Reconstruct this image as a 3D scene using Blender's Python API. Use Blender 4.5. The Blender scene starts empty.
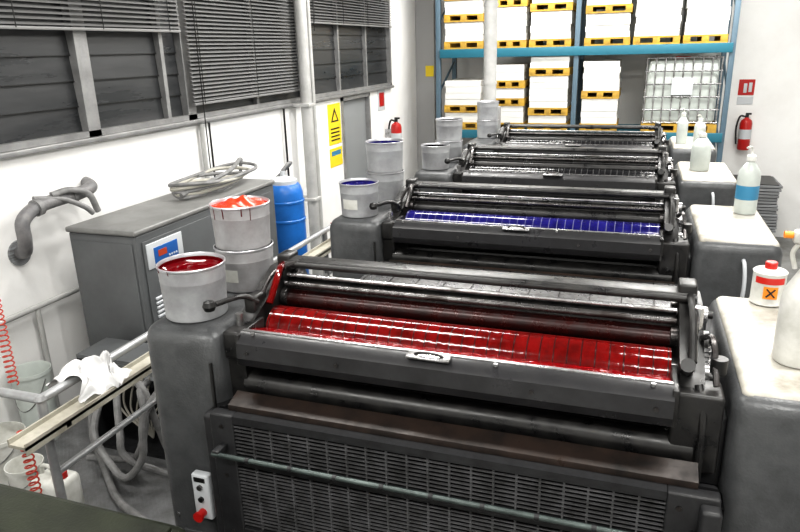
import bpy, bmesh, math, random
from mathutils import Vector, Matrix, noise
random.seed(7)
scene = bpy.context.scene
scene.view_settings.view_transform = 'Standard'
try: scene.view_settings.look = 'Medium High Contrast'
except Exception: scene.view_settings.look = 'None'
CZ = 2.6

# ------------------------------------------------------------------ materials
def mat(name, col, rough=0.5, metal=0.0, var=0.0, vscale=6.0, col2=None, bump=0.0, bscale=80.0,
        rvar=0.0, coat=0.0, emit=None, estr=0.0, stretch=None, spec=None, bdist=.01):
    m = bpy.data.materials.new(name); m.use_nodes = True
    nt = m.node_tree; b = nt.nodes['Principled BSDF']
    b.inputs['Base Color'].default_value = (*col, 1)
    b.inputs['Roughness'].default_value = rough
    b.inputs['Metallic'].default_value = metal
    if coat: 
        b.inputs['Coat Weight'].default_value = coat
        b.inputs['Coat Roughness'].default_value = 0.05
    if spec is not None: b.inputs['Specular IOR Level'].default_value = spec
    if emit:
        b.inputs['Emission Color'].default_value = (*emit, 1)
        b.inputs['Emission Strength'].default_value = estr
    tc = nt.nodes.new('ShaderNodeTexCoord')
    src = tc.outputs['Object']
    if stretch:
        mp = nt.nodes.new('ShaderNodeMapping'); mp.inputs['Scale'].default_value = stretch
        nt.links.new(src, mp.inputs['Vector']); src = mp.outputs['Vector']
    if col2 is not None or var or rvar:
        n = nt.nodes.new('ShaderNodeTexNoise'); n.inputs['Scale'].default_value = vscale
        n.inputs['Detail'].default_value = 6; n.inputs['Roughness'].default_value = 0.65
        nt.links.new(src, n.inputs['Vector'])
        r = nt.nodes.new('ShaderNodeValToRGB')
        r.color_ramp.elements[0].position = 0.38; r.color_ramp.elements[1].position = 0.66
        c2 = col2 if col2 is not None else tuple(max(0, c*(1-var)) for c in col)
        r.color_ramp.elements[0].color = (*col, 1); r.color_ramp.elements[1].color = (*c2, 1)
        nt.links.new(n.outputs['Fac'], r.inputs['Fac'])
        nt.links.new(r.outputs['Color'], b.inputs['Base Color'])
        if rvar:
            mr = nt.nodes.new('ShaderNodeMapRange')
            mr.inputs['From Min'].default_value = 0.3; mr.inputs['From Max'].default_value = 0.7
            mr.inputs['To Min'].default_value = rough; mr.inputs['To Max'].default_value = rough+rvar
            nt.links.new(n.outputs['Fac'], mr.inputs['Value'])
            nt.links.new(mr.outputs['Result'], b.inputs['Roughness'])
    if bump:
        n2 = nt.nodes.new('ShaderNodeTexNoise'); n2.inputs['Scale'].default_value = bscale
        n2.inputs['Detail'].default_value = 2
        nt.links.new(src, n2.inputs['Vector'])
        bp = nt.nodes.new('ShaderNodeBump'); bp.inputs['Strength'].default_value = bump
        bp.inputs['Distance'].default_value = bdist
        nt.links.new(n2.outputs['Fac'], bp.inputs['Height'])
        nt.links.new(bp.outputs['Normal'], b.inputs['Normal'])
    return m

M = {}
M['paint'] = mat('hammered_grey_paint', (.082,.085,.088), .30, .15, col2=(.052,.054,.056), vscale=11, bump=.12, bscale=150, rvar=.2)
M['paintd'] = mat('dark_machine_paint', (.022,.0225,.024), .34, 0, col2=(.010,.010,.011), vscale=14, bump=.04, bscale=120, rvar=.22, spec=.4)
M['black'] = mat('black_metal', (.008,.008,.0085), .22, 0, col2=(.022,.021,.020), vscale=16, rvar=.25, spec=.45)
M['tray'] = mat('ink_fountain_metal', (.023,.023,.025), .24, .1, col2=(.011,.011,.012), vscale=13, rvar=.22, bump=.03, bscale=60, spec=.5)
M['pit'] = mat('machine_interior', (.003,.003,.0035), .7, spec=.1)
M['steel'] = mat('worn_steel', (.52,.52,.53), .2, .9, col2=(.15,.145,.14), vscale=14, rvar=.2)
M['steeld'] = mat('dark_steel', (.12,.117,.117), .2, .8, col2=(.04,.034,.032), vscale=18, rvar=.2)
M['brown'] = mat('oily_ledge_metal', (.032,.022,.018), .26, 0, col2=(.009,.007,.006), vscale=12, rvar=.35, bump=.05, bscale=30, spec=.35)
M['grille'] = mat('grille_metal', (.11,.11,.115), .35, .2, col2=(.05,.05,.05), vscale=16)
M['green'] = mat('guard_bar_grey_green', (.08,.10,.095), .35, .3, col2=(.03,.04,.038), vscale=15)
M['toplit'] = mat('cover_top_stained_painted_light', (.52,.505,.46), .42, 0, col2=(.24,.22,.18), vscale=5, rvar=.2, bump=.03)  # worn, stained grey paint; overexposed light is painted in as the cream tone
M['redink'] = mat('red_ink', (.21,.0006,.003), .05, 0, col2=(.11,.0004,.0015), vscale=14, bump=.8, bscale=30, bdist=.014, stretch=(1,1.8,1))
M['redroll'] = mat('red_ink_film', (.15,.003,.003), .10, 0, col2=(.07,.0015,.0012), vscale=14, bump=.10, bscale=34, stretch=(1.5,1,1))
M['redring'] = mat('red_ink_ridge', (.035,.0012,.0012), .22)
M['redcan'] = mat('red_ink_in_can', (.11,.0006,.003), .10, 0, col2=(.08,.0004,.002), vscale=10)
M['blueink'] = mat('blue_ink', (.012,.008,.14), .05, 0, col2=(.006,.004,.07), vscale=14, bump=.8, bscale=30, bdist=.014, stretch=(1,1.8,1))
M['blueroll'] = mat('blue_ink_film', (.013,.011,.13), .10, 0, col2=(.006,.005,.06), vscale=14, bump=.10, bscale=34)
M['bluering'] = mat('blue_ink_ridge', (.10,.10,.19), .25)
M['blkink'] = mat('black_ink', (.005,.005,.006), .06, 0, bump=.5, bscale=26)
M['blkroll'] = mat('black_ink_film', (.006,.006,.007), .14, 0, bump=.1, bscale=40)
M['blkring'] = mat('black_ink_ridge', (.03,.03,.03), .3)
M['reddrum'] = mat('stained_roller', (.035,.006,.005), .2, .2, col2=(.014,.006,.006), vscale=16, rvar=.2)
M['can'] = mat('tin_can', (.36,.37,.38), .36, .25, col2=(.26,.26,.27), vscale=8, rvar=.12)
M['candrip'] = mat('tin_can_worn', (.36,.36,.37), .38, .2, col2=(.25,.24,.24), vscale=7, rvar=.15)
M['canrim'] = mat('tin_rim', (.5,.5,.52), .3, .6)
M['redpaste'] = mat('red_ink_paste', (.55,.045,.010), .25, 0, col2=(.48,.02,.006), vscale=20, bump=.15, bscale=12)
M['wall'] = mat('white_plaster', (.82,.82,.81), .85, 0, col2=(.76,.755,.74), vscale=1.8, bump=.05, bscale=40)
M['ceil'] = mat('ceiling_paint', (.25,.25,.25), .9)
M['floor'] = mat('concrete_floor', (.22,.22,.215), .5, 0, col2=(.12,.118,.11), vscale=3, rvar=.2, bump=.05)
M['alu'] = mat('aluminium_frame', (.32,.32,.32), .4, .4, col2=(.23,.23,.23), vscale=8)
M['glass'] = mat('dark_night_pane', (.020,.022,.024), .22, 0, col2=(.036,.037,.039), vscale=2.5, rvar=.2, stretch=(1,.4,3))
M['blind'] = mat('blind_slat', (.20,.20,.20), .4, .1)
M['pipe'] = mat('painted_pipe', (.47,.47,.46), .45, .1, col2=(.37,.37,.36), vscale=5)
M['insul'] = mat('pipe_insulation', (.14,.14,.145), .5, .1, col2=(.2,.195,.195), vscale=20, bump=.2)
M['hose'] = mat('grey_hose', (.22,.22,.22), .5, 0, col2=(.14,.14,.14), vscale=20)
M['hosel'] = mat('beige_hose', (.4,.385,.34), .5)
M['cab'] = mat('cabinet_grey', (.11,.116,.12), .42, .1, col2=(.088,.091,.094), vscale=4, rvar=.1)
M['cabtop'] = mat('cabinet_top', (.22,.22,.215), .45, .1, col2=(.16,.16,.155), vscale=5)
M['colm'] = mat('column_grey', (.36,.36,.36), .6)
M['bluep'] = mat('blue_plastic', (.02,.15,.48), .33, 0, col2=(.015,.11,.36), vscale=6)
M['panelw'] = mat('panel_white', (.5,.52,.54), .4)
M['display'] = mat('display_blue', (.02,.10,.32), .3)
M['lcd'] = mat('display_screen', (.2,.02,.01), .3, emit=(.8,.15,.05), estr=.25)
M['white'] = mat('white_plastic', (.66,.66,.63), .4, 0, col2=(.48,.48,.44), vscale=9)
M['trans'] = mat('translucent_plastic', (.52,.56,.53), .3, 0, col2=(.42,.45,.43), vscale=5)
M['paper'] = mat('white_paper', (.74,.74,.72), .8, 0, col2=(.60,.60,.58), vscale=30, stretch=(.2,.2,6), bump=.2, bscale=60)
M['pallet'] = mat('yellow_pallet_wood', (.52,.32,.04), .6, 0, col2=(.30,.18,.035), vscale=8)
M['beam'] = mat('rack_blue_paint', (.025,.15,.21), .4, .1)
M['post'] = mat('rack_upright_blue', (.09,.14,.18), .45, .1)
M['red'] = mat('red_paint', (.40,.012,.010), .3)
M['redcap'] = mat('red_cap', (.5,.022,.015), .35)
M['orange'] = mat('orange_label', (.85,.28,.02), .4)
M['yellow'] = mat('yellow_sign', (.8,.6,.02), .5)
M['blk'] = mat('black_plastic', (.008,.008,.008), .4)
M['diamond'] = mat('checker_plate', (.26,.265,.27), .35, .4, col2=(.15,.15,.15), vscale=6)
M['olive'] = mat('olive_machine_paint', (.026,.030,.019), .4, 0, col2=(.014,.016,.011), vscale=9, bump=.1, bscale=120)
M['door'] = mat('grey_door_paint', (.22,.23,.235), .45)
M['rail'] = mat('galvanised_rail', (.38,.39,.40), .35, .3, col2=(.28,.28,.28), vscale=9)
M['plank'] = mat('dirty_cream_plank', (.46,.44,.38), .5, 0, col2=(.28,.26,.21), vscale=8)
M['cloth'] = mat('white_rag', (.62,.62,.62), .9)
M['greyst'] = mat('grey_sheet_edges', (.26,.27,.28), .7, 0, col2=(.10,.10,.10), vscale=30, stretch=(.1,.1,5))
M['lamp'] = mat('fluorescent_tube', (1,1,1), .5, emit=(1,.98,.93), estr=9)
M['redhose'] = mat('red_coil_hose', (.45,.05,.03), .4)
M['label'] = mat('blue_label', (.04,.2,.34), .5)

def diamond():
    nt = M['diamond'].node_tree; b = nt.nodes['Principled BSDF']
    tc = nt.nodes.new('ShaderNodeTexCoord')
    mp = nt.nodes.new('ShaderNodeMapping'); mp.inputs['Rotation'].default_value = (0,0,.785)
    ck = nt.nodes.new('ShaderNodeTexBrick'); ck.inputs['Scale'].default_value = 14
    ck.inputs['Mortar Size'].default_value = .05
    ck.inputs['Color1'].default_value = (1,1,1,1); ck.inputs['Color2'].default_value = (.6,.6,.6,1); ck.inputs['Mortar'].default_value=(0,0,0,1)
    bp = nt.nodes.new('ShaderNodeBump'); bp.inputs['Strength'].default_value = .8; bp.inputs['Distance'].default_value=.01
    nt.links.new(tc.outputs['Object'], mp.inputs['Vector']); nt.links.new(mp.outputs['Vector'], ck.inputs['Vector'])
    nt.links.new(ck.outputs['Color'], bp.inputs['Height']); nt.links.new(bp.outputs['Normal'], b.inputs['Normal'])
diamond()

# ------------------------------------------------------------------ builder
class B:
    def __init__(s, name, parent=None):
        s.name=name; s.v=[]; s.f=[]; s.mi=[]; s.mats=[]; s.parent=parent; s.o=Vector((0,0,0))
    def m(s, k):
        if k not in s.mats: s.mats.append(k)
        return s.mats.index(k)
    def add(s, vs, fs, k):
        n=len(s.v); i=s.m(k)
        s.v += [tuple(Vector(p)+s.o) for p in vs]
        for f in fs:
            s.f.append([n+j for j in f]); s.mi.append(i)
    def addbm(s, bm, k):
        bm.verts.index_update()
        s.add([v.co.copy() for v in bm.verts], [[v.index for v in f.verts] for f in bm.faces], k); bm.free()
    def box(s, x0,x1,y0,y1,z0,z1,k,bev=0,seg=3,rot=None):
        vs=[(x,y,z) for x in (x0,x1) for y in (y0,y1) for z in (z0,z1)]
        fs=[(0,1,3,2),(4,6,7,5),(0,4,5,1),(2,3,7,6),(0,2,6,4),(1,5,7,3)]
        bm=bmesh.new(); vv=[bm.verts.new(p) for p in vs]
        for f in fs: bm.faces.new([vv[i] for i in f])
        if bev: bmesh.ops.bevel(bm, geom=list(bm.edges), offset=bev, segments=seg, profile=.5, affect='EDGES')
        if rot:
            c=Vector(((x0+x1)/2,(y0+y1)/2,(z0+z1)/2))
            bmesh.ops.rotate(bm, verts=bm.verts, cent=c, matrix=Matrix.Rotation(rot[0],3,rot[1]))
        s.addbm(bm,k); return s
    def cyl(s,p0,p1,r,k,r1=None,seg=24,caps=True):
        p0=Vector(p0);p1=Vector(p1);r1=r if r1 is None else r1
        d=(p1-p0).normalized(); a=d.orthogonal().normalized(); b=d.cross(a)
        vs=[];fs=[]
        for i in range(seg):
            t=2*math.pi*i/seg; w=a*math.cos(t)+b*math.sin(t)
            vs+= [p0+w*r, p1+w*r1]
        for i in range(seg):
            j=(i+1)%seg; fs.append((2*i,2*j,2*j+1,2*i+1))
        if caps: fs.append([2*i for i in range(seg)][::-1]); fs.append([2*i+1 for i in range(seg)])
        s.add(vs,fs,k); return s
    def lathe(s,c,prof,k,seg=32,axis='Z'):
        c=Vector(c);vs=[];fs=[];n=len(prof)
        for i in range(seg):
            t=2*math.pi*i/seg
            for r,z in prof:
                if axis=='Z': vs.append(c+Vector((r*math.cos(t),r*math.sin(t),z)))
                elif axis=='X': vs.append(c+Vector((z,r*math.cos(t),r*math.sin(t))))
                else: vs.append(c+Vector((r*math.cos(t),z,r*math.sin(t))))
        for i in range(seg):
            j=(i+1)%seg
            for q in range(n-1): fs.append((i*n+q,j*n+q,j*n+q+1,i*n+q+1))
        s.add(vs,fs,k); return s
    def tube(s,pts,r,k,seg=10,sub=6):
        P=[Vector(p) for p in pts]
        if sub>1 and len(P)>2:
            Q=[]
            E=[P[0]*2-P[1]]+P+[P[-1]*2-P[-2]]
            for i in range(1,len(E)-2):
                for j in range(sub):
                    t=j/sub; a,b,c,d=E[i-1],E[i],E[i+1],E[i+2]
                    Q.append(.5*((2*b)+(c-a)*t+(2*a-5*b+4*c-d)*t*t+(3*b-a-3*c+d)*t**3))
            Q.append(P[-1]); P=Q
        n=len(P); vs=[];fs=[]; prev=None
        for i,p in enumerate(P):
            d=(P[min(i+1,n-1)]-P[max(i-1,0)]).normalized()
            a=d.orthogonal().normalized() if prev is None else (prev-d*prev.dot(d)).normalized()
            prev=a; b=d.cross(a)
            for q in range(seg):
                t=2*math.pi*q/seg; vs.append(p+(a*math.cos(t)+b*math.sin(t))*r)
        for i in range(n-1):
            for q in range(seg):
                w=(q+1)%seg; fs.append((i*seg+q,i*seg+w,(i+1)*seg+w,(i+1)*seg+q))
        fs.append(list(range(seg))[::-1]); fs.append([(n-1)*seg+q for q in range(seg)])
        s.add(vs,fs,k); return s
    def prismx(s,prof,x0,x1,k):
        n=len(prof)
        vs=[(x0,y,z) for y,z in prof]+[(x1,y,z) for y,z in prof]
        fs=[(i,(i+1)%n,n+(i+1)%n,n+i) for i in range(n)]
        fs.append(list(range(n))[::-1]); fs.append(list(range(n,2*n)))
        s.add(vs,fs,k); return s
    def grid(s,fn,nu,nv,k):
        vs=[fn(i/nu,j/nv) for i in range(nu+1) for j in range(nv+1)]
        fs=[(i*(nv+1)+j,(i+1)*(nv+1)+j,(i+1)*(nv+1)+j+1,i*(nv+1)+j+1) for i in range(nu) for j in range(nv)]
        s.add(vs,fs,k); return s
    def done(s, origin=None):
        me=bpy.data.meshes.new(s.name)
        me.from_pydata(s.v,[],s.f)
        for k in s.mats: me.materials.append(M[k])
        me.polygons.foreach_set('material_index', s.mi)
        me.polygons.foreach_set('use_smooth',[True]*len(s.f))
        bm=bmesh.new(); bm.from_mesh(me); bmesh.ops.recalc_face_normals(bm,faces=bm.faces); bm.to_mesh(me); bm.free()
        me.set_sharp_from_angle(angle=math.radians(35))
        me.update()
        ob=bpy.data.objects.new(s.name,me); scene.collection.objects.link(ob)
        if s.parent: ob.parent=s.parent
        return ob

def empty(name):
    e=bpy.data.objects.new(name,None); scene.collection.objects.link(e); return e

# ------------------------------------------------------------------ room
XL,XR,YF,YB,ZC=-3.1,3.4,-2.6,10.1,4.0
B('floor').box(XL-.2,XR+.2,YF-.2,YB+.2,-.1,0,'floor').done()
B('ceiling').box(XL-.2,XR+.2,YF-.2,YB+.2,ZC,ZC+.1,'ceil').done()
B('wall_back').box(XL-.2,XR+.2,YB,YB+.2,0,ZC,'wall').done()
B('wall_front').box(XL-.2,XR+.2,YF-.2,YF,0,ZC,'wall').done()
B('wall_right').box(XR,XR+.2,YF,YB,0,ZC,'wall').done()
ZS,ZT=2.14,3.35
w=B('wall_left')
w.box(XL-.2,XL,YF,6.95,0,ZS,'wall').box(XL-.2,XL,6.95,7.79,2.1,ZS,'wall').box(XL-.2,XL,7.79,YB,0,ZS,'wall')
w.box(XL-.2,XL,YF,YB,ZT,ZC,'wall').box(XL-.2,XL,YF,.6,ZS,ZT,'wall').box(XL-.2,XL,8.6,YB,ZS,ZT,'wall').done()
d=B('door_1')
d.box(XL-.08,XL-.03,6.98,7.76,0.01,2.07,'door',.004)
d.box(XL-.1,XL+.02,6.95,6.99,0,2.1,'alu').box(XL-.1,XL+.02,7.75,7.79,0,2.1,'alu').box(XL-.1,XL+.02,6.95,7.79,2.06,2.1,'alu')
d.box(XL-.03,XL-.02,7.05,7.12,.95,1.15,'steel',.003)
d.tube([(XL-.02,7.08,1.05),(XL+.03,7.08,1.05),(XL+.03,7.2,1.05)],.01,'steel').done()
def window(n,y0,y1,mull):
    b=B('window_%d'%n); f=.05
    b.box(XL-.07,XL+.02,y0,y1,ZS,ZS+.035,'alu').box(XL-.07,XL+.02,y0,y1,ZT-.05,ZT,'alu')
    b.box(XL-.07,XL+.02,y0,y0+f,ZS,ZT,'alu').box(XL-.07,XL+.02,y1-f,y1,ZS,ZT,'alu')
    for m_ in mull: b.box(XL-.06,XL+.01,m_-.018,m_+.018,ZS,ZT,'alu')
    z=ZS+.033
    while z<ZT-.05:
        h=min(.145,ZT-.04-z)
        b.add([(XL-.028,y0+.02,z),(XL-.028,y1-.02,z),(XL-.038,y1-.02,z+h),(XL-.038,y0+.02,z+h)],[(0,1,2,3)],'glass')
        b.box(XL-.05,XL-.024,y0+.02,y1-.02,z-.003,z+.003,'blk')
        z+=h
    b.done()
window(1,.6,3.27,[1.9]); window(2,3.27,4.25,[4.0]); window(3,4.25,6.1,[5.2]); window(4,6.1,8.6,[6.95,7.75])
w=B('window_sill'); w.box(XL,XL+.05,.6,8.6,ZS-.03,ZS-.002,'alu',.004); w.done()
def blind(y0,y1,z0,z1,x=XL+.06):
    b=B('venetian_blind')
    b.box(x-.02,x+.03,y0,y1,z1,z1+.05,'blind')
    z=z0
    while z<z1:
        b.add([(x-.012,y0,z+.012),(x-.012,y1,z+.012),(x+.014,y1,z-.004),(x+.014,y0,z-.004),
               (x-.012,y0,z+.013),(x-.012,y1,z+.013),(x+.014,y1,z-.003),(x+.014,y0,z-.003)],[(0,1,2,3),(4,5,6,7),(3,2,6,7)],'blind')
        z+=.028
    b.box(x-.012,x+.014,y0,y1,z0-.03,z0-.012,'blind',.003)
    n=max(2,int((y1-y0)/.6))
    for i in range(n+1):
        y=y0+.12+(y1-y0-.24)*i/n
        b.cyl((x+.015,y,z0-.02),(x+.015,y,z1),.0025,'blk',seg=6)
    b.cyl((x+.024,y0+.08,z0-.5 if z0<2.5 else z0-.1),(x+.024,y0+.08,z1),.004,'blk',seg=6)
    b.done()
blind(.65,2.0,2.78,3.3); blind(2.05,4.15,2.77,3.3); blind(4.22,6.0,2.27,3.3); blind(6.15,8.5,2.88,3.3)
b=B('vertical_drain_pipe'); b.cyl((-2.95,5.83,0),(-2.95,5.83,ZC),.054,'pipe')
for z in (1.2,2.1,3.6): b.box(-3.1,-2.89,5.76,5.9,z,z+.03,'pipe',.004)
b.done()
b=B('thin_heating_pipe'); b.cyl((-2.975,6.03,0),(-2.975,6.03,ZC),.022,'pipe'); b.done()
b=B('cable_conduit'); b.cyl((-3.07,4.32,.6),(-3.07,4.32,2.1),.018,'pipe'); b.cyl((-3.07,4.42,.6),(-3.07,4.42,2.1),.008,'blk'); b.cyl((-3.07,5.6,.6),(-3.07,5.6,2.1),.01,'blk'); b.done()
b=B('corner_column'); b.box(-3.1,-2.82,9.7,10.1,0,ZC,'colm',.01); b.box(-2.95,-2.83,9.69,9.7,2.2,2.35,'yellow'); b.done()

# ------------------------------------------------------------------ ceiling lamps
for y in (-.6,1.9,4.4,6.0,8.3):
    for x in (-1.55,.9):
        b=B('fluorescent_light'); b.box(x-.8,x+.8,y-.12,y+.12,ZC-.08,ZC,'panelw',.006)
        b.cyl((x-.75,y-.05,ZC-.1),(x+.75,y-.05,ZC-.1),.014,'lamp',seg=12); b.cyl((x-.75,y+.05,ZC-.1),(x+.75,y+.05,ZC-.1),.014,'lamp',seg=12)
        b.box(x-.8,x-.76,y-.08,y+.08,ZC-.13,ZC-.07,'panelw').box(x+.76,x+.8,y-.08,y+.08,ZC-.13,ZC-.07,'panelw').done()
        l=bpy.data.lights.new('fluorescent_lamp','AREA'); l.shape='RECTANGLE'; l.size=1.5; l.size_y=.14
        l.energy={-.6:72,1.9:50,4.4:62,6.0:68,8.3:66}[y]*(.95 if x<0 else 1.1); l.color=(1,.98,.94)
        o=bpy.data.objects.new('fluorescent_lamp',l); scene.collection.objects.link(o); o.location=(x,y,ZC-.14)
wd=bpy.data.worlds.new('World'); scene.world=wd; wd.use_nodes=True
wd.node_tree.nodes['Background'].inputs[0].default_value=(.02,.025,.035,1)

# ------------------------------------------------------------------ press units
SP=1.39
def unit(i, ink, roll, ring, drum):
    e=empty('printing_press_unit'); dy=i*SP; O=Vector((0,dy,0))
    def nb(n): q=B(n,e); q.o=O.copy(); return q
    b=nb('left_cover'); b.box(-1.43,-1.15,1.56,2.22,0,1.797,'paint',.055,6)
    b.box(-1.41,-1.155,2.2,2.9,0,1.25,'paintd',.01)
    b.box(-1.36,-1.2,1.553,1.562,.5,1.05,'paint',.004)
    b.box(-1.434,-1.428,1.66,2.14,.4,1.70,'paint',.003)
    for z in (1.1,.45): b.cyl((-1.38,1.556,z),(-1.38,1.562,z),.008,'steel',seg=10)
    for z in (1.66,.6): b.cyl((-1.436,1.70,z),(-1.43,1.70,z),.008,'steel',seg=10)
    b.tube([(-1.17,1.555,1.70),(-1.165,1.545,1.5),(-1.17,1.545,1.3),(-1.165,1.545,1.0),(-1.17,1.55,.5)],.006,'blk',8)
    b.done()
    b=nb('right_cover'); b.box(.275,.62,1.6,2.34,0,1.79,'paint',.045,6)
    b.box(.295,.605,1.625,2.315,1.765,1.797,'toplit',.02,4)
    b.box(.28,.6,2.3,2.98,0,1.3,'paintd',.01)
    b.tube([(.47,1.6,1.72),(.47,1.56,1.71),(.475,1.545,1.65),(.475,1.545,1.58),(.47,1.56,1.52),(.47,1.6,1.51)],.008,'panelw')
    b.done()
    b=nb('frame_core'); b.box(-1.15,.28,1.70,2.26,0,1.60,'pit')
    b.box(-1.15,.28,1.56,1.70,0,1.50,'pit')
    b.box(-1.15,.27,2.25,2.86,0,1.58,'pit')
    b.box(-1.12,.25,2.27,2.90,1.60,1.622,'steel',.004)
    for q in range(11): b.box(-1.1+q*.122,-1.096+q*.122,2.28,2.89,1.622,1.626,'steeld')
    b.cyl((-1.1,2.16,1.6),(.22,2.16,1.6),.12,'steeld')
    b.box(-1.1,.22,2.02,2.2,1.72,1.76,'black',.008)
    for x in (-1.0,-.6,-.2,.15): b.cyl((x,2.1,1.76),(x,2.1,1.768),.008,'steel',seg=10)
    b.done()
    prof=[(1.63,1.2),(1.62,1.74),(1.70,1.80),(1.80,1.845),(1.92,1.9),(2.03,1.9),(2.1,1.78),(2.12,1.2)]
    b=nb('side_plates'); b.prismx(prof,-1.15,-1.09,'black'); b.prismx(prof,.155,.215,'black')
    b.box(-1.15,-1.075,1.60,1.72,1.70,1.79,'black',.01); b.box(.14,.26,1.62,1.72,1.55,1.77,'black',.01)
    b.box(.215,.28,1.66,2.2,1.3,1.70,'paintd',.01)
    for (y,z,r) in ((1.785,1.74,.045),(1.885,1.81,.03),(1.97,1.85,.03)):
        b.cyl((-1.085,y,z),(-1.067,y,z),r,'steeld'); b.cyl((.137,y,z),(.157,y,z),r,'steeld'); b.cyl((.215,y,z),(.235,y,z),r*.8,'steel')
        b.cyl((.235,y,z),(.25,y,z),r*.35,'black')
        b.cyl((-1.17,y,z+.01),(-1.15,y,z+.01),r*.6,'steel')
    b.tube([(-1.10,1.74,1.84),(-1.13,1.70,1.87),(-1.18,1.63,1.865)],.009,'black')
    b.tube([(-1.10,1.92,1.91),(-1.07,1.84,1.915),(-1.07,1.76,1.83)],.011,'steeld' if i else 'redroll')
    b.tube([(-1.04,1.95,1.92),(-1.1,1.85,1.9),(-1.11,1.72,1.8)],.008,'steeld')
    b.lathe((-1.19,1.61,1.865),[(0,-.02),(.016,-.014),(.021,0),(.016,.014),(0,.02)],'blk',16)
    b.cyl((-1.12,1.66,1.79),(-1.12,1.66,1.83),.012,'steel'); b.box(-1.14,-1.10,1.72,1.80,1.80,1.86,'black',.008)
    b.tube([(.18,1.95,1.92),(.185,1.82,1.90),(.185,1.70,1.82)],.010,'black')
    b.tube([(.21,1.80,1.85),(.23,1.74,1.87),(.24,1.66,1.78)],.008,'steeld')
    b.cyl((.17,1.70,1.80),(.17,1.66,1.83),.018,'blk'); b.cyl((.20,1.84,1.86),(.20,1.84,1.92),.012,'steel')
    b.cyl((.245,1.70,1.80),(.245,1.70,1.84),.02,'blk'); b.box(.15,.20,1.93,2.0,1.88,1.95,'black',.008)
    for q in range(4): b.cyl((.215,1.72+q*.09,1.60-q*.02),(.228,1.72+q*.09,1.60-q*.02),.012,'steel',seg=12)
    # spring at drive side
    b.tube([(.24+.009*math.cos(q*.785),1.90+.009*math.sin(q*.785),1.70+.0018*q) for q in range(64)],.0022,'steel',6,1)
    b.tube([(.20,1.66,1.78),(.215,1.62,1.7),(.215,1.61,1.55),(.215,1.6,1.4)],.010,'black')
    b.box(-1.13,-1.08,1.93,2.0,1.88,1.94,'black',.008)
    b.done()
    tp=[(1.612,1.795),(1.60,1.805),(1.585,1.80),(1.562,1.775),(1.556,1.73),(1.572,1.700),(1.64,1.675),(1.70,1.66),(1.70,1.670),(1.66,1.69),(1.63,1.74)]
    b=nb('ink_fountain'); b.prismx(tp,-1.075,.14,'tray')
    b.box(-1.085,-1.07,1.57,1.72,1.70,1.80,'black',.003); b.box(.135,.15,1.57,1.72,1.70,1.80,'black',.003)
    b.box(-1.07,.135,1.594,1.606,1.803,1.807,'steel')
    b.box(-.545,-.42,1.562,1.595,1.797,1.808,'steel',.005); b.tube([(-.52,1.575,1.808),(-.5,1.568,1.818),(-.46,1.568,1.818),(-.44,1.575,1.808)],.004,'steeld')
    for x in (-1.03,-.3,.09): b.cyl((x,1.585,1.798),(x,1.585,1.806),.006,'steel',seg=10)
    for x in (-1.04,-.75,-.2,.10): b.cyl((x,1.562,1.75),(x,1.553,1.75),.006,'steeld',seg=10)
    b.done()
    b=nb('ink_pool')
    def fn(u,v):
        x=-1.067+u*1.20; y=1.611+v*.118
        a=1-.75*v*v
        z=1.796-.036*v**1.4+a*(.006*noise.noise(Vector((x*12,y*24,i)))+.005*noise.noise(Vector((x*30,y*40,i+5))))
        return (x,y,z)
    b.grid(fn,300,26,ink); b.done()
    b=nb('ink_roller'); yc,zc,rr=1.787,1.738,.072
    b.cyl((-1.067,yc,zc),(.137,yc,zc),rr,roll,seg=56)
    n=32
    for q in range(n+1):
        x=-1.06+q*1.19/n; b.cyl((x-.0018,yc,zc),(x+.0018,yc,zc),rr+.0006,ring,seg=40)
    b.done()
    b=nb('rollers')
    b.cyl((-1.08,1.898,1.80),(.15,1.898,1.80),.030,drum,seg=36)
    b.cyl((-1.08,1.89,1.853),(.15,1.89,1.853),.010,'steeld'); b.cyl((-1.08,1.91,1.878),(.15,1.91,1.878),.007,'steel')
    b.cyl((-1.08,1.95,1.82),(.15,1.95,1.82),.045,'black',seg=32)
    b.box(-1.09,.2,1.925,1.99,1.905,1.925,'black',.006); b.cyl((-1.1,1.925,1.91),(.2,1.925,1.91),.011,'black')
    b.cyl((-1.1,1.655,1.60),(.2,1.655,1.60),.042,'black',seg=32)
    b.done()
    b=nb('front_guard')
    b.prismx([(1.521,1.581),(1.522,1.588),(1.578,1.608),(1.582,1.604),(1.582,1.56),(1.524,1.56)],-1.10,.21,'brown')
    y0,y1=1.49,1.53
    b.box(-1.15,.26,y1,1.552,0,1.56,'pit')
    b.box(-1.15,-1.07,y0,y1,0,1.57,'paintd',.006); b.box(.14,.26,y0,y1,0,1.57,'paintd',.006)
    b.box(-1.07,.14,y0,y1,1.545,1.57,'paintd'); b.box(-1.07,.14,y0,y1,1.40,1.43,'paintd',.003); b.box(-1.07,.14,y0,y1,1.13,1.17,'paintd',.003)
    b.box(-1.07,.14,y0,y1,0,1.13,'paintd')
    for za,zb in ((1.43,1.545),(1.17,1.40)):
        nn=int((zb-za)/.0125)
        for q in range(1,nn):
            z=za+(zb-za)*q/nn; b.box(-1.07,.14,1.495,1.501,z-.0015,z+.0015,'grille')
        for q in range(1,20):
            x=-1.07+1.21*q/20; b.box(x-.0025,x+.0025,1.498,1.507,za,zb,'grille')
    b.cyl((-1.12,1.445,1.462),(.23,1.445,1.462),.0075,'green',seg=14)
    for q in range(9):
        x=-1.0+q*.14; b.cyl((x-.006,1.445,1.462),(x+.006,1.445,1.462),.0095,'paintd',seg=12)
    for x in (-1.12,.2): b.box(x,x+.025,1.44,1.50,1.45,1.475,'paintd',.004)
    for x in (-1.11,.17): 
        for z in (1.53,1.36,1.15): b.cyl((x,1.487,z),(x,1.492,z),.007,'steeld',seg=10)
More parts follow.
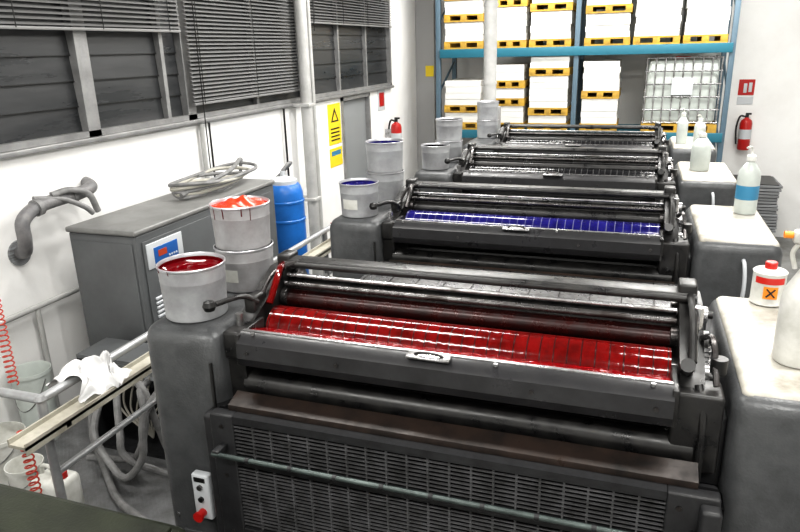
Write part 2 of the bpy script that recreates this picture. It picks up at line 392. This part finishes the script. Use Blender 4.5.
    b.box(.215,.262,1.455,1.58,0,1.555,'paintd',.01)
    b.box(-1.185,-1.14,1.50,1.62,0,1.555,'paintd',.012)
    b.done()
    return e
unit(0,'redink','redroll','redring','reddrum')
unit(1,'blueink','blueroll','bluering','black')
unit(2,'blkink','blkroll','blkring','black')
unit(3,'blkink','blkroll','blkring','black')

b=B('push_button_station'); b.box(-1.275,-1.21,1.52,1.551,1.14,1.31,'panelw',.008)
b.cyl((-1.242,1.52,1.17),(-1.242,1.495,1.17),.014,'red'); b.cyl((-1.242,1.495,1.17),(-1.242,1.488,1.17),.018,'red')
b.cyl((-1.242,1.52,1.22),(-1.242,1.512,1.22),.009,'blk'); b.cyl((-1.242,1.52,1.265),(-1.242,1.512,1.265),.009,'steel')
b.box(-1.262,-1.222,1.517,1.521,1.285,1.30,'blk'); b.done()

# ------------------------------------------------------------------ ink cans
def can(name,x,y,z,ink=None,h=.165,r=.102,body='can',paste=False,label=False):
    b=B(name)
    b.lathe((x,y,z),[(0,.003),(r*.9,.003),(r*.92,0),(r*.93,.006),(r*.92,.010),(r*.965,h*.70),(r*.972,h*.715),(r*.965,h*.73),(r*.985,h-.008)],body,48)
    b.lathe((x,y,z),[(r*.985,h-.008),(r*1.01,h-.004),(r*1.01,h),(r*.985,h+.002),(r*.965,h-.002),(r*.95,h-.012)],'canrim',48)
    if ink:
        b.lathe((x,y,z),[(r*.951,h-.01),(r*.935,h*.74)],ink,48)
        def fn(u,v):
            rr=r*.945*u; t=v*2*math.pi
            if paste: zz=h*.93+.02*noise.noise(Vector((rr*math.cos(t)*22,rr*math.sin(t)*22,3)))+.028*(1-u)
            else: zz=h*.80+.001*noise.noise(Vector((rr*math.cos(t)*20,rr*math.sin(t)*20,0)))+.012*u**8
            return (x+rr*math.cos(t),y+rr*math.sin(t),z+zz)
        b.grid(fn,14,40,ink)
    else:
        b.lathe((x,y,z),[(0,h-.012),(r*.9,h-.012),(r*.94,h-.004)],'can',40)
    if label:
        b.grid(lambda u,v:(x+(r*(.938+.012*v)+.001)*math.cos(-2.2+.9*u),y+(r*(.938+.012*v)+.001)*math.sin(-2.2+.9*u),z+h*(.25+.3*v)),10,1,'white')
    if paste or ink=='redcan':
        for q in range(5 if paste else 3):
            a=-2.5+q*.5+random.uniform(-.2,.2); L=random.uniform(.015,.05)
            if ink=='redcan': L=.016
            rr=r*.99
            b.tube([(x+rr*math.cos(a)*1.015,y+rr*math.sin(a)*1.015,z+h),(x+rr*math.cos(a),y+rr*math.sin(a),z+h-.012),(x+rr*.982*math.cos(a),y+rr*.982*math.sin(a),z+h-L)],random.uniform(.001,.002),'redcan',6,3)
    b.done()
can('ink_can',-1.305,1.70,1.8,'redcan',.17,.106)
can('ink_can',-1.29,1.985,1.8,None,.15,.104,'candrip',label=True)
can('ink_can',-1.29,1.985,1.952,'redpaste',.15,.104,'candrip',paste=True)
can('ink_can',-1.30,1.70+SP,1.8,'blueink',.165,.1,label=True)
can('ink_can',-1.29,2.06+SP,1.8,None,.16,.104)
can('ink_can',-1.29,2.06+SP,1.962,'blueink',.16,.104)
can('ink_can',-1.30,1.70+2*SP,1.8,'blkink',.16,.1)
can('ink_can',-1.29,2.03+2*SP,1.8,None,.15,.1)
can('ink_can',-1.29,2.03+2*SP,1.952,'blkink',.15,.1)
can('ink_can',-1.29,2.0+3*SP,1.8,None,.16,.1)
can('ink_can',-1.29,2.0+3*SP,1.962,'blkink',.16,.1)

# ------------------------------------------------------------------ bottles and tins
def bottle(name,x,y,z,h,r,label=None,cap='white',nozzle=True,body='trans'):
    b=B(name)
    b.lathe((x,y,z),[(0,0),(r*.92,0),(r,.008),(r,h*.55),(r*.94,h*.63),(r*.6,h*.72),(r*.34,h*.77),(r*.34,h*.80)],body,32)
    b.lathe((x,y,z),[(r*.42,h*.79),(r*.42,h*.86),(r*.3,h*.88),(0,h*.88)],cap,20)
    if nozzle: b.tube([(x,y,z+h*.87),(x,y,z+h*.95),(x-.01,y-.02,z+h*1.0),(x-.03,y-.05,z+h*1.0)],.005,cap,8)
    if label: b.lathe((x,y,z),[(r*1.005,h*.22),(r*1.012,h*.23),(r*1.012,h*.42),(r*1.005,h*.43)],label,32)
    b.done()
bottle('wash_bottle',.53,3.54,1.8,.32,.05,'label')
bottle('wash_bottle',.41,4.73,1.8,.27,.06)
bottle('wash_bottle',.36,6.0,1.8,.28,.042)
bottle('wash_bottle',.50,6.1,1.8,.22,.045)
b=B('spray_bottle'); x,y,z=.440,1.83,1.8; h=.26; r=.055
b.lathe((x,y,z),[(0,0),(r*.92,0),(r,.008),(r,h*.62),(r*.9,h*.75),(r*.5,h*.92),(r*.32,h),(r*.32,h+.012)],'white',32)
b.lathe((x,y,z+h),[(.024,0),(.024,.035),(.016,.045),(.012,.06)],'white',20)
b.box(x-.05,x+.03,y-.014,y+.014,z+h+.055,z+h+.09,'white',.008); b.cyl((x-.05,y,z+h+.076),(x-.07,y,z+h+.076),.009,'orange')
b.tube([(x-.03,y,z+h+.06),(x-.045,y,z+h+.03),(x-.035,y,z+h-.01)],.006,'white'); b.done()
b=B('solvent_tin'); x,y=.437,2.27
b.lathe((x,y,1.8),[(0,0),(.048,0),(.05,.004),(.048,.008),(.048,.10),(.05,.104),(.046,.108),(.03,.113),(.016,.114)],'white',32)
b.lathe((x,y,1.8),[(.018,.112),(.018,.132),(.015,.135),(0,.135)],'redcap',20)
def arcpatch(b,x,y,z0,z1,r,a0,a1,k):
    b.grid(lambda u,v:(x+r*math.cos(a0+(a1-a0)*u),y+r*math.sin(a0+(a1-a0)*u),z0+(z1-z0)*v),8,1,k)
arcpatch(b,x,y,1.825,1.865,.0487,math.radians(-115),math.radians(-65),'orange')
b.tube([(x-.012,y-.0495,1.832),(x+.012,y-.0495,1.858)],.0025,'blk',6,1); b.tube([(x+.012,y-.0495,1.832),(x-.012,y-.0495,1.858)],.0025,'blk',6,1)
arcpatch(b,x,y,1.872,1.893,.0487,math.radians(-150),math.radians(-40),'redcap')
b.done()

# ------------------------------------------------------------------ olive hood foreground
b=B('press_delivery_hood'); b.box(-2.35,-1.04,.55,1.235,0,1.40,'olive',.05,5)
b.box(-2.3,-1.08,.60,1.19,1.398,1.41,'olive',.005); b.box(-1.045,-1.03,.65,1.15,.3,1.25,'olive',.006)
b.done()

# ------------------------------------------------------------------ raised walkway
b=B('steel_walkway'); b.box(-3.09,-1.44,1.27,5.3,.56,.6,'diamond')
for x in (-2.95,-2.2,-1.5):
    for y in (1.4,3.2,5.2): b.box(x-.04,x+.04,y-.04,y+.04,0,.56,'paintd')
b.done()
b=B('handrail')
b.cyl((-2.0,1.64,1.4),(-2.0,5.2,1.4),.018,'rail'); b.cyl((-2.0,1.64,1.4),(-2.75,1.64,1.4),.018,'rail')
b.cyl((-2.0,1.64,1.08),(-2.0,5.2,1.08),.014,'rail')
for y in (1.64,2.9,4.1,5.2): b.cyl((-2.0,y,.6),(-2.0,y,1.4),.018,'rail'); b.cyl((-2.0,y,.6),(-2.0,y,.612),.045,'rail')
b.cyl((-2.75,1.64,.6),(-2.75,1.64,1.4),.018,'rail')
b.lathe((-2.0,1.64,1.4),[(0,-.022),(.016,-.016),(.023,0),(.016,.016),(0,.022)],'rail',16)
b.done()
b=B('cable_duct_shelf'); b.box(-1.965,-1.885,1.45,5.2,1.32,1.332,'plank'); b.box(-1.965,-1.958,1.45,5.2,1.332,1.35,'plank'); b.box(-1.89,-1.885,1.45,5.2,1.30,1.345,'plank')
for y in (1.64,2.9,4.1,5.15): b.box(-1.98,-1.885,y-.012,y+.012,1.305,1.32,'rail')
b.done()
b=B('cleaning_rag')
def fn(u,v):
    x=-2.07+.19*u; y=1.74+.24*v
    P=Vector((u*3.2,v*3.6,1)); q=Vector((u*2.1,v*2.3,7))
    w=noise.noise(q)
    fold=abs(noise.noise(P*1.3+Vector((w,w,0))*1.6))
    edge=min(u,1-u,v,1-v)
    dx=abs(x+2.0)
    base=1.420-max(0,dx-.02)*.75
    return (x+.04*noise.noise(Vector((u*2.4,v*2.9,9))), y+.06*noise.noise(Vector((u*2.8,v*2.4,4))), base+.065*fold+.010*noise.noise(Vector((u*11,v*9,2)))-.012*(1-min(1,edge*5)))
b.grid(fn,50,50,'cloth'); b.done()

# ------------------------------------------------------------------ control cabinet
b=B('control_cabinet')
b.box(-2.86,-2.42,2.72,4.18,.62,1.70,'cab',.012); b.box(-2.87,-2.41,2.71,4.19,1.70,1.73,'cabtop',.01)
b.box(-2.415,-2.41,2.76,3.4,.75,1.66,'cab',.002); b.box(-2.415,-2.41,3.44,4.12,.75,1.66,'cab',.002)
b.box(-2.415,-2.404,2.78,3.08,1.50,1.64,'panelw',.003); b.box(-2.405,-2.40,2.83,3.03,1.52,1.61,'display',.002); b.box(-2.402,-2.398,2.86,2.93,1.555,1.59,'lcd')
for q in range(4): b.cyl((-2.402,2.95+q*.02,1.54),(-2.397,2.95+q*.02,1.54),.006,'panelw',seg=10)
for q in range(8): b.box(-2.415,-2.400,2.80,2.94,1.14+q*.026,1.152+q*.026,'panelw',rot=(.3,'Y'))
b.cyl((-2.41,3.34,1.2),(-2.395,3.34,1.2),.015,'blk'); b.box(-2.84,-2.44,2.712,2.718,.8,1.66,'cab',.002)
b.box(-2.84,-2.44,2.74,4.16,.6,.62,'blk')
b.done()
b=B('coiled_hose')
for q in range(5):
    o=q*.045; pts=[]
    for k in range(13):
        t=2*math.pi*k/12+q
        pts.append((-2.66+(.12+.012*q)*math.cos(t)+.02*math.sin(3*t+q),3.72+(.30+.03*q)*math.sin(t)+.03*q,1.748+.016*q+.02*max(0,math.sin(2*t+q))))
    b.tube(pts,.012,'hosel' if q%2 else 'hose',8,5)
b.tube([(-2.62,3.4,1.77),(-2.6,3.9,1.83),(-2.75,4.3,1.85),(-2.95,4.6,1.7),(-3.05,4.7,1.3)],.014,'hose',8); b.done()
b=B('insulated_flue_pipe')
b.tube([(-3.1,2.60,1.60),(-3.03,2.58,1.62),(-2.98,2.55,1.70),(-2.97,2.55,1.79),(-2.97,2.63,1.84),(-2.97,2.75,1.855),(-2.97,2.95,1.86),(-3.0,3.08,1.87),(-3.1,3.15,1.88)],.036,'insul',16)
b.tube([(-2.96,2.75,1.89),(-2.93,2.85,1.90),(-2.9,2.95,1.86),(-2.9,3.0,1.75)],.018,'hose',12)
b.tube([(-2.98,2.65,1.89),(-2.94,2.8,1.86),(-2.9,2.9,1.8),(-2.89,2.95,1.75)],.015,'hose',12)
b.cyl((-2.97,2.64,1.842),(-2.97,2.67,1.846),.046,'hose'); b.cyl((-2.97,2.88,1.859),(-2.97,2.91,1.86),.046,'hose')
b.cyl((-3.1,2.60,1.60),(-3.088,2.60,1.60),.07,'greyst'); b.done()
b=B('water_pipe'); b.cyl((-3.05,1.5,1.29),(-3.05,2.9,1.29),.016,'pipe'); b.cyl((-3.05,2.6,.61),(-3.05,2.6,1.29),.014,'pipe'); b.done()
b=B('blue_pressure_tank')
b.lathe((-2.62,4.68,.6),[(.0,0),(.13,0),(.15,.03),(.155,.08),(.155,.85),(.15,.93),(.135,.98),(.12,1.0),(0,1.01)],'bluep',32)
b.lathe((-2.62,4.68,1.60),[(.11,0),(.11,.03),(.06,.05),(.02,.06),(.02,.1),(0,.1)],'panelw',20)
b.tube([(-2.62,4.68,1.7),(-2.6,4.75,1.75),(-2.7,4.95,1.70),(-2.95,5.0,1.5)],.012,'hose')
for z in (.8,1.3,1.45): b.lathe((-2.62,4.68,z),[(.155,0),(.16,.005),(.16,.02),(.155,.025)],'bluep',32)
b.done()
b=B('junction_box'); b.box(-2.62,-2.14,2.62,2.64,.62,1.12,'paintd'); b.box(-2.64,-2.62,2.42,2.64,.62,1.12,'paintd'); b.box(-2.14,-2.12,2.42,2.64,.62,1.12,'paintd')
b.box(-2.64,-2.12,2.42,2.64,.6,.62,'paintd'); b.box(-2.64,-2.12,2.42,2.64,1.12,1.14,'cab')
b.box(-2.55,-2.2,2.58,2.62,.95,1.05,'panelw',.004); b.box(-2.5,-2.3,2.57,2.62,.75,.88,'blk',.004)
for q in range(8): b.tube([(-2.5+q*.04,2.58,.97),(-2.5+q*.05,2.5,.9),(-2.45+q*.03,2.48,.8),(-2.3,2.5,.66)],.006,'hosel',6)
b.done()
hs=[[(-2.45,2.41,1.0),(-2.42,2.3,.95),(-2.40,2.22,.83),(-2.3,2.18,.72),(-2.15,2.12,.70),(-2.05,2.14,.82),(-2.06,2.2,1.0),(-2.08,2.41,1.08)],
    [(-2.38,2.41,1.05),(-2.3,2.3,1.02),(-2.22,2.2,.88),(-2.2,2.18,.78),(-2.1,2.22,.7),(-1.9,2.3,.65),(-1.7,2.6,.63)],
    [(-2.2,2.41,1.05),(-2.15,2.3,1.07),(-2.1,2.25,.95),(-2.12,2.2,.8),(-2.25,2.25,.7),(-2.5,2.25,.66)],
    [(-2.55,2.41,.95),(-2.52,2.35,.9),(-2.5,2.3,.75),(-2.35,2.2,.64),(-2.15,2.05,.63),(-1.9,1.95,.63)],
    [(-2.3,2.41,1.08),(-2.2,2.33,1.1),(-2.12,2.3,1.05),(-2.06,2.28,.9),(-1.98,2.3,.72),(-1.8,2.5,.63)]]
for h in hs: B('grey_hose').tube(h,.018,'hose',10).done()
b=B('jerry_can'); b.box(-2.46,-2.28,1.86,2.0,.6,.80,'white',.03,4); b.cyl((-2.32,1.93,.80),(-2.32,1.93,.83),.022,'redcap'); b.tube([(-2.44,1.93,.79),(-2.43,1.93,.835),(-2.38,1.93,.835),(-2.37,1.93,.79)],.01,'white'); b.done()
def bucket(x,y,z,r,h,inner='white',k='white'):
    b=B('plastic_bucket'); b.lathe((x,y,z),[(0,.002),(r*.82,.002),(r*.84,0),(r*.98,h-.02),(r*1.04,h-.02),(r*1.04,h),(r,h),(r*.94,h-.02),(r*.84,h*.3),(0,h*.3)],k,32)
    pts=[(x+r*math.cos(math.pi*q/8),y-r*.9*math.sin(math.pi*q/8),z+h*.9-h*.4*math.sin(math.pi*q/8)) for q in range(9)]
    b.tube(pts,.003,'steel',6,2); b.done()
bucket(-2.58,1.96,.6,.08,.2); bucket(-2.82,2.05,.6,.11,.26); bucket(-2.96,2.40,.6,.1,.42,k='trans')
bucket(-2.86,1.78,.6,.10,.25)
def coil(x,y,z0,z1,r,n):
    b=B('air_coil_hose'); pts=[(x+r*math.cos(q*.785),y+r*math.sin(q*.785),z0+(z1-z0)*q/(8*n)) for q in range(8*n+1)]
    b.tube(pts,.0035,'redhose',6,2)
    return b
b=coil(-2.84,2.2,1.05,1.60,.022,20); b.tube([(-3.09,2.2,1.66),(-2.9,2.2,1.67),(-2.84,2.2,1.66),(-2.82,2.2,1.60)],.005,'steel'); b.done()
coil(-2.05,1.58,.85,1.3,.018,18).done(); coil(-1.925,4.1,1.354,1.47,.022,6).done()

# ------------------------------------------------------------------ signs, extinguishers
b=B('warning_sign'); b.box(XL,XL+.006,6.6,6.92,1.62,2.05,'yellow')
b.add([(XL+.008,6.66,1.86),(XL+.008,6.86,1.86),(XL+.008,6.76,2.01)],[(0,1,2)],'blk')
b.add([(XL+.009,6.70,1.875),(XL+.009,6.82,1.875),(XL+.009,6.76,1.965)],[(0,1,2)],'yellow')
for q in range(4): b.box(XL+.006,XL+.008,6.65,6.87,1.66+q*.04,1.675+q*.04,'blk')
b.done()
b=B('notice_sign'); b.box(XL,XL+.006,6.6,6.92,1.38,1.58,'yellow'); b.box(XL+.006,XL+.008,6.64,6.88,1.5,1.55,'label'); b.done()
b=B('safety_sign'); b.box(XL,XL+.006,8.1,8.35,1.85,2.12,'panelw'); b.box(XL+.006,XL+.008,8.14,8.31,1.9,2.07,'red'); b.done()
def exting(x,y,z,h=.48,r=.075):
    b=B('fire_extinguisher')
    b.lathe((x,y,z),[(0,0),(r*.9,0),(r,.02),(r,h*.72),(r*.85,h*.8),(r*.4,h*.85),(r*.3,h*.88)],'red',28)
    b.cyl((x,y,z+h*.87),(x,y,z+h*.95),.022,'blk'); b.box(x-.02,x+.05,y-.012,y+.012,z+h*.95,z+h,'blk',.004)
    b.tube([(x-.02,y,z+h*.9),(x-r*1.1,y,z+h*.9),(x-r*1.5,y,z+h*.6),(x-r*1.25,y,z+h*.15)],.012,'blk')
    b.lathe((x,y,z),[(r*1.005,h*.3),(r*1.01,h*.31),(r*1.01,h*.55),(r*1.005,h*.56)],'panelw',28)
    return b
b=exting(1.374,10.0,1.2); b.box(1.34,1.41,10.05,10.1,1.3,1.5,'steel'); b.done()
b=exting(-2.95,8.35,1.3,.45,.07); b.box(-3.095,-3.0,8.32,8.38,1.4,1.6,'steel'); b.done()
b=B('fire_equipment_sign'); b.box(1.24,1.43,10.09,10.1,1.9,2.1,'red'); b.box(1.30,1.34,10.085,10.09,1.93,2.05,'panelw',.004); b.box(1.36,1.40,10.085,10.09,1.94,2.06,'panelw',.004)
b.box(1.24,1.43,10.09,10.1,1.78,1.88,'panelw'); b.done()

# ------------------------------------------------------------------ rack
def xu(u,y=9.0):
    k=(u-400)/670; return (k*.8968*y-.3253*y)/(.9453+.3167*k)
ZA,ZB_=2.57,1.53
b=B('pallet_rack')
for x in (xu(440)-.03,xu(577),xu(734)):
    for y in (9.0,9.85): b.box(x-.03,x+.03,y,y+.06,0,3.9,'post',.004)
    for z in (.4,1.2,2.0,2.9,3.6): b.cyl((x,9.03,z),(x,9.88,z+.4 if z<3.5 else z),.015,'post',seg=8)
xa,xb=xu(440),xu(734)
for z in (ZA,ZB_):
    for y in (8.98,9.86): b.box(xa,xb,y,y+.04,z-.11,z-.001,'beam',.004)
    for q in range(6): 
        x=xa+.1+(xb-xa-.2)*q/5; b.box(x-.03,x+.03,9.0,9.88,z-.03,z-.002,'steel')
b.done()
def stack(u0,u1,z,spec):
    b=B('paper_pallet_stack'); x0,x1=xu(u0),xu(u1); y0,y1=9.0,9.75
    for s_ in spec:
        if s_=='p':
            for q in range(3):
                xx=x0+(x1-x0-.08)*q/2; b.box(xx,xx+.08,y0,y1,z+.02,z+.075,'pallet',.002)
            for yy in (y0,y0+.32,y1-.1):
                b.box(x0,x1,yy,yy+.1,z,z+.02,'pallet')
            for q in range(6):
                yy=y0+(y1-y0-.09)*q/5; b.box(x0,x1,yy,yy+.09,z+.075,z+.095,'pallet')
            z+=.095
        else:
            h=s_; n=max(1,int(h/.07)); 
            for q in range(n):
                j=random.uniform(-.008,.008)
                b.box(x0+.012+j,x1-.012+j,y0+.01+abs(j),y1-.01,z+h*q/n,z+h*(q+1)/n-.003,'paper',.002,1)
            z+=h
    b.done()
P='p'
stack(444,482,ZB_,[P,.13,P,.32]); stack(493,526,ZB_,[P,.22,P,.13,P,.2]); stack(530,571,ZB_,[P,.1,P,.40,P,.14]); stack(584,623,ZB_,[P,.31,P,.36])
stack(444,483,ZA,[P,.24,P,.17,P,.25]); stack(493,526,ZA,[P,.40,P,.3]); stack(529,571,ZA,[P,.33,P,.33]); stack(584,630,ZA,[P,.28,P,.33]); stack(633,680,ZA,[P,.75]); stack(683,728,ZA,[P,.75])
stack(444,482,0,[P,.9]); stack(493,526,0,[P,1.0]); stack(530,571,0,[P,.8]); stack(584,630,0,[P,.9]); stack(650,720,0,[P,.7])
b=B('ibc_tote'); x0,x1=xu(648),xu(727); z=ZB_
b.box(x0,x1,9.0,9.85,z,z+.02,'pallet'); 
for q in range(3): xx=x0+(x1-x0-.1)*q/2; b.box(xx,xx+.1,9.0,9.85,z+.02,z+.08,'pallet')
b.box(x0,x1,9.0,9.85,z+.08,z+.1,'pallet')
b.box(x0+.03,x1-.03,9.04,9.8,z+.1,z+.86,'trans',.06,4); b.cyl(((x0+x1)/2,9.42,z+.86),((x0+x1)/2,9.42,z+.89),.09,'redcap')
for q in range(9):
    x=x0+.015+(x1-x0-.03)*q/8; b.cyl((x,9.02,z+.1),(x,9.02,z+.88),.009,'steel',seg=8); b.cyl((x,9.83,z+.1),(x,9.83,z+.88),.009,'steel',seg=8)
for q in range(6):
    zz=z+.12+.76*q/5
    b.cyl((x0,9.02,zz),(x1,9.02,zz),.009,'steel',seg=8)
    for xx in (x0+.01,x1-.01): b.cyl((xx,9.02,zz),(xx,9.83,zz),.009,'steel',seg=8)
b.box((x0+x1)/2-.12,(x0+x1)/2+.12,9.0,9.012,z+.45,z+.65,'panelw'); b.done()

b=B('vertical_duct'); x=-1.55
b.cyl((x,7.5,1.95),(x,7.5,ZC),.07,'pipe'); b.box(x-.11,x+.11,7.39,7.61,1.6,1.96,'can',.01); b.cyl((x,7.5,0),(x,7.5,1.6),.05,'pipe')
for z in (2.2,3.0,3.7): b.cyl((x,7.5,z),(x,7.5,z+.03),.078,'pipe')
b.done()
b=B('paper_feeder'); b.box(-1.1,.2,7.25,8.3,0,1.35,'paintd',.03); b.box(-1.0,.1,7.35,8.2,1.35,1.5,'paper',.004); b.cyl((-1.1,7.3,1.5),(.2,7.3,1.5),.03,'steel')
b.box(-1.15,-1.05,7.2,7.35,1.3,1.6,'paintd',.01); b.box(.15,.25,7.2,7.35,1.3,1.6,'paintd',.01); b.done()
b=B('sheet_stack')
for q in range(22):
    j=random.uniform(-.02,.02); b.box(1.18+j,1.75+j,9.2+abs(j),9.9,q*.04,q*.04+.03,'greyst',.003,1)
    b.box(1.2,1.73,9.24,9.88,q*.04+.03,q*.04+.04,'blk')
b.done()

# ------------------------------------------------------------------ camera
Y=Vector((243,224,-670)).normalized(); X=Vector((2000,-166,670)); X=(X-Y*X.dot(Y)).normalized(); Z=X.cross(Y)
R=Matrix((X,Y,Z))
cam=bpy.data.cameras.new('camera'); cam.sensor_width=36; cam.lens=670/800*36; cam.clip_start=.05
co=bpy.data.objects.new('camera',cam); scene.collection.objects.link(co)
co.matrix_world=Matrix.Translation((0,0,CZ))@R.to_4x4()
scene.camera=co
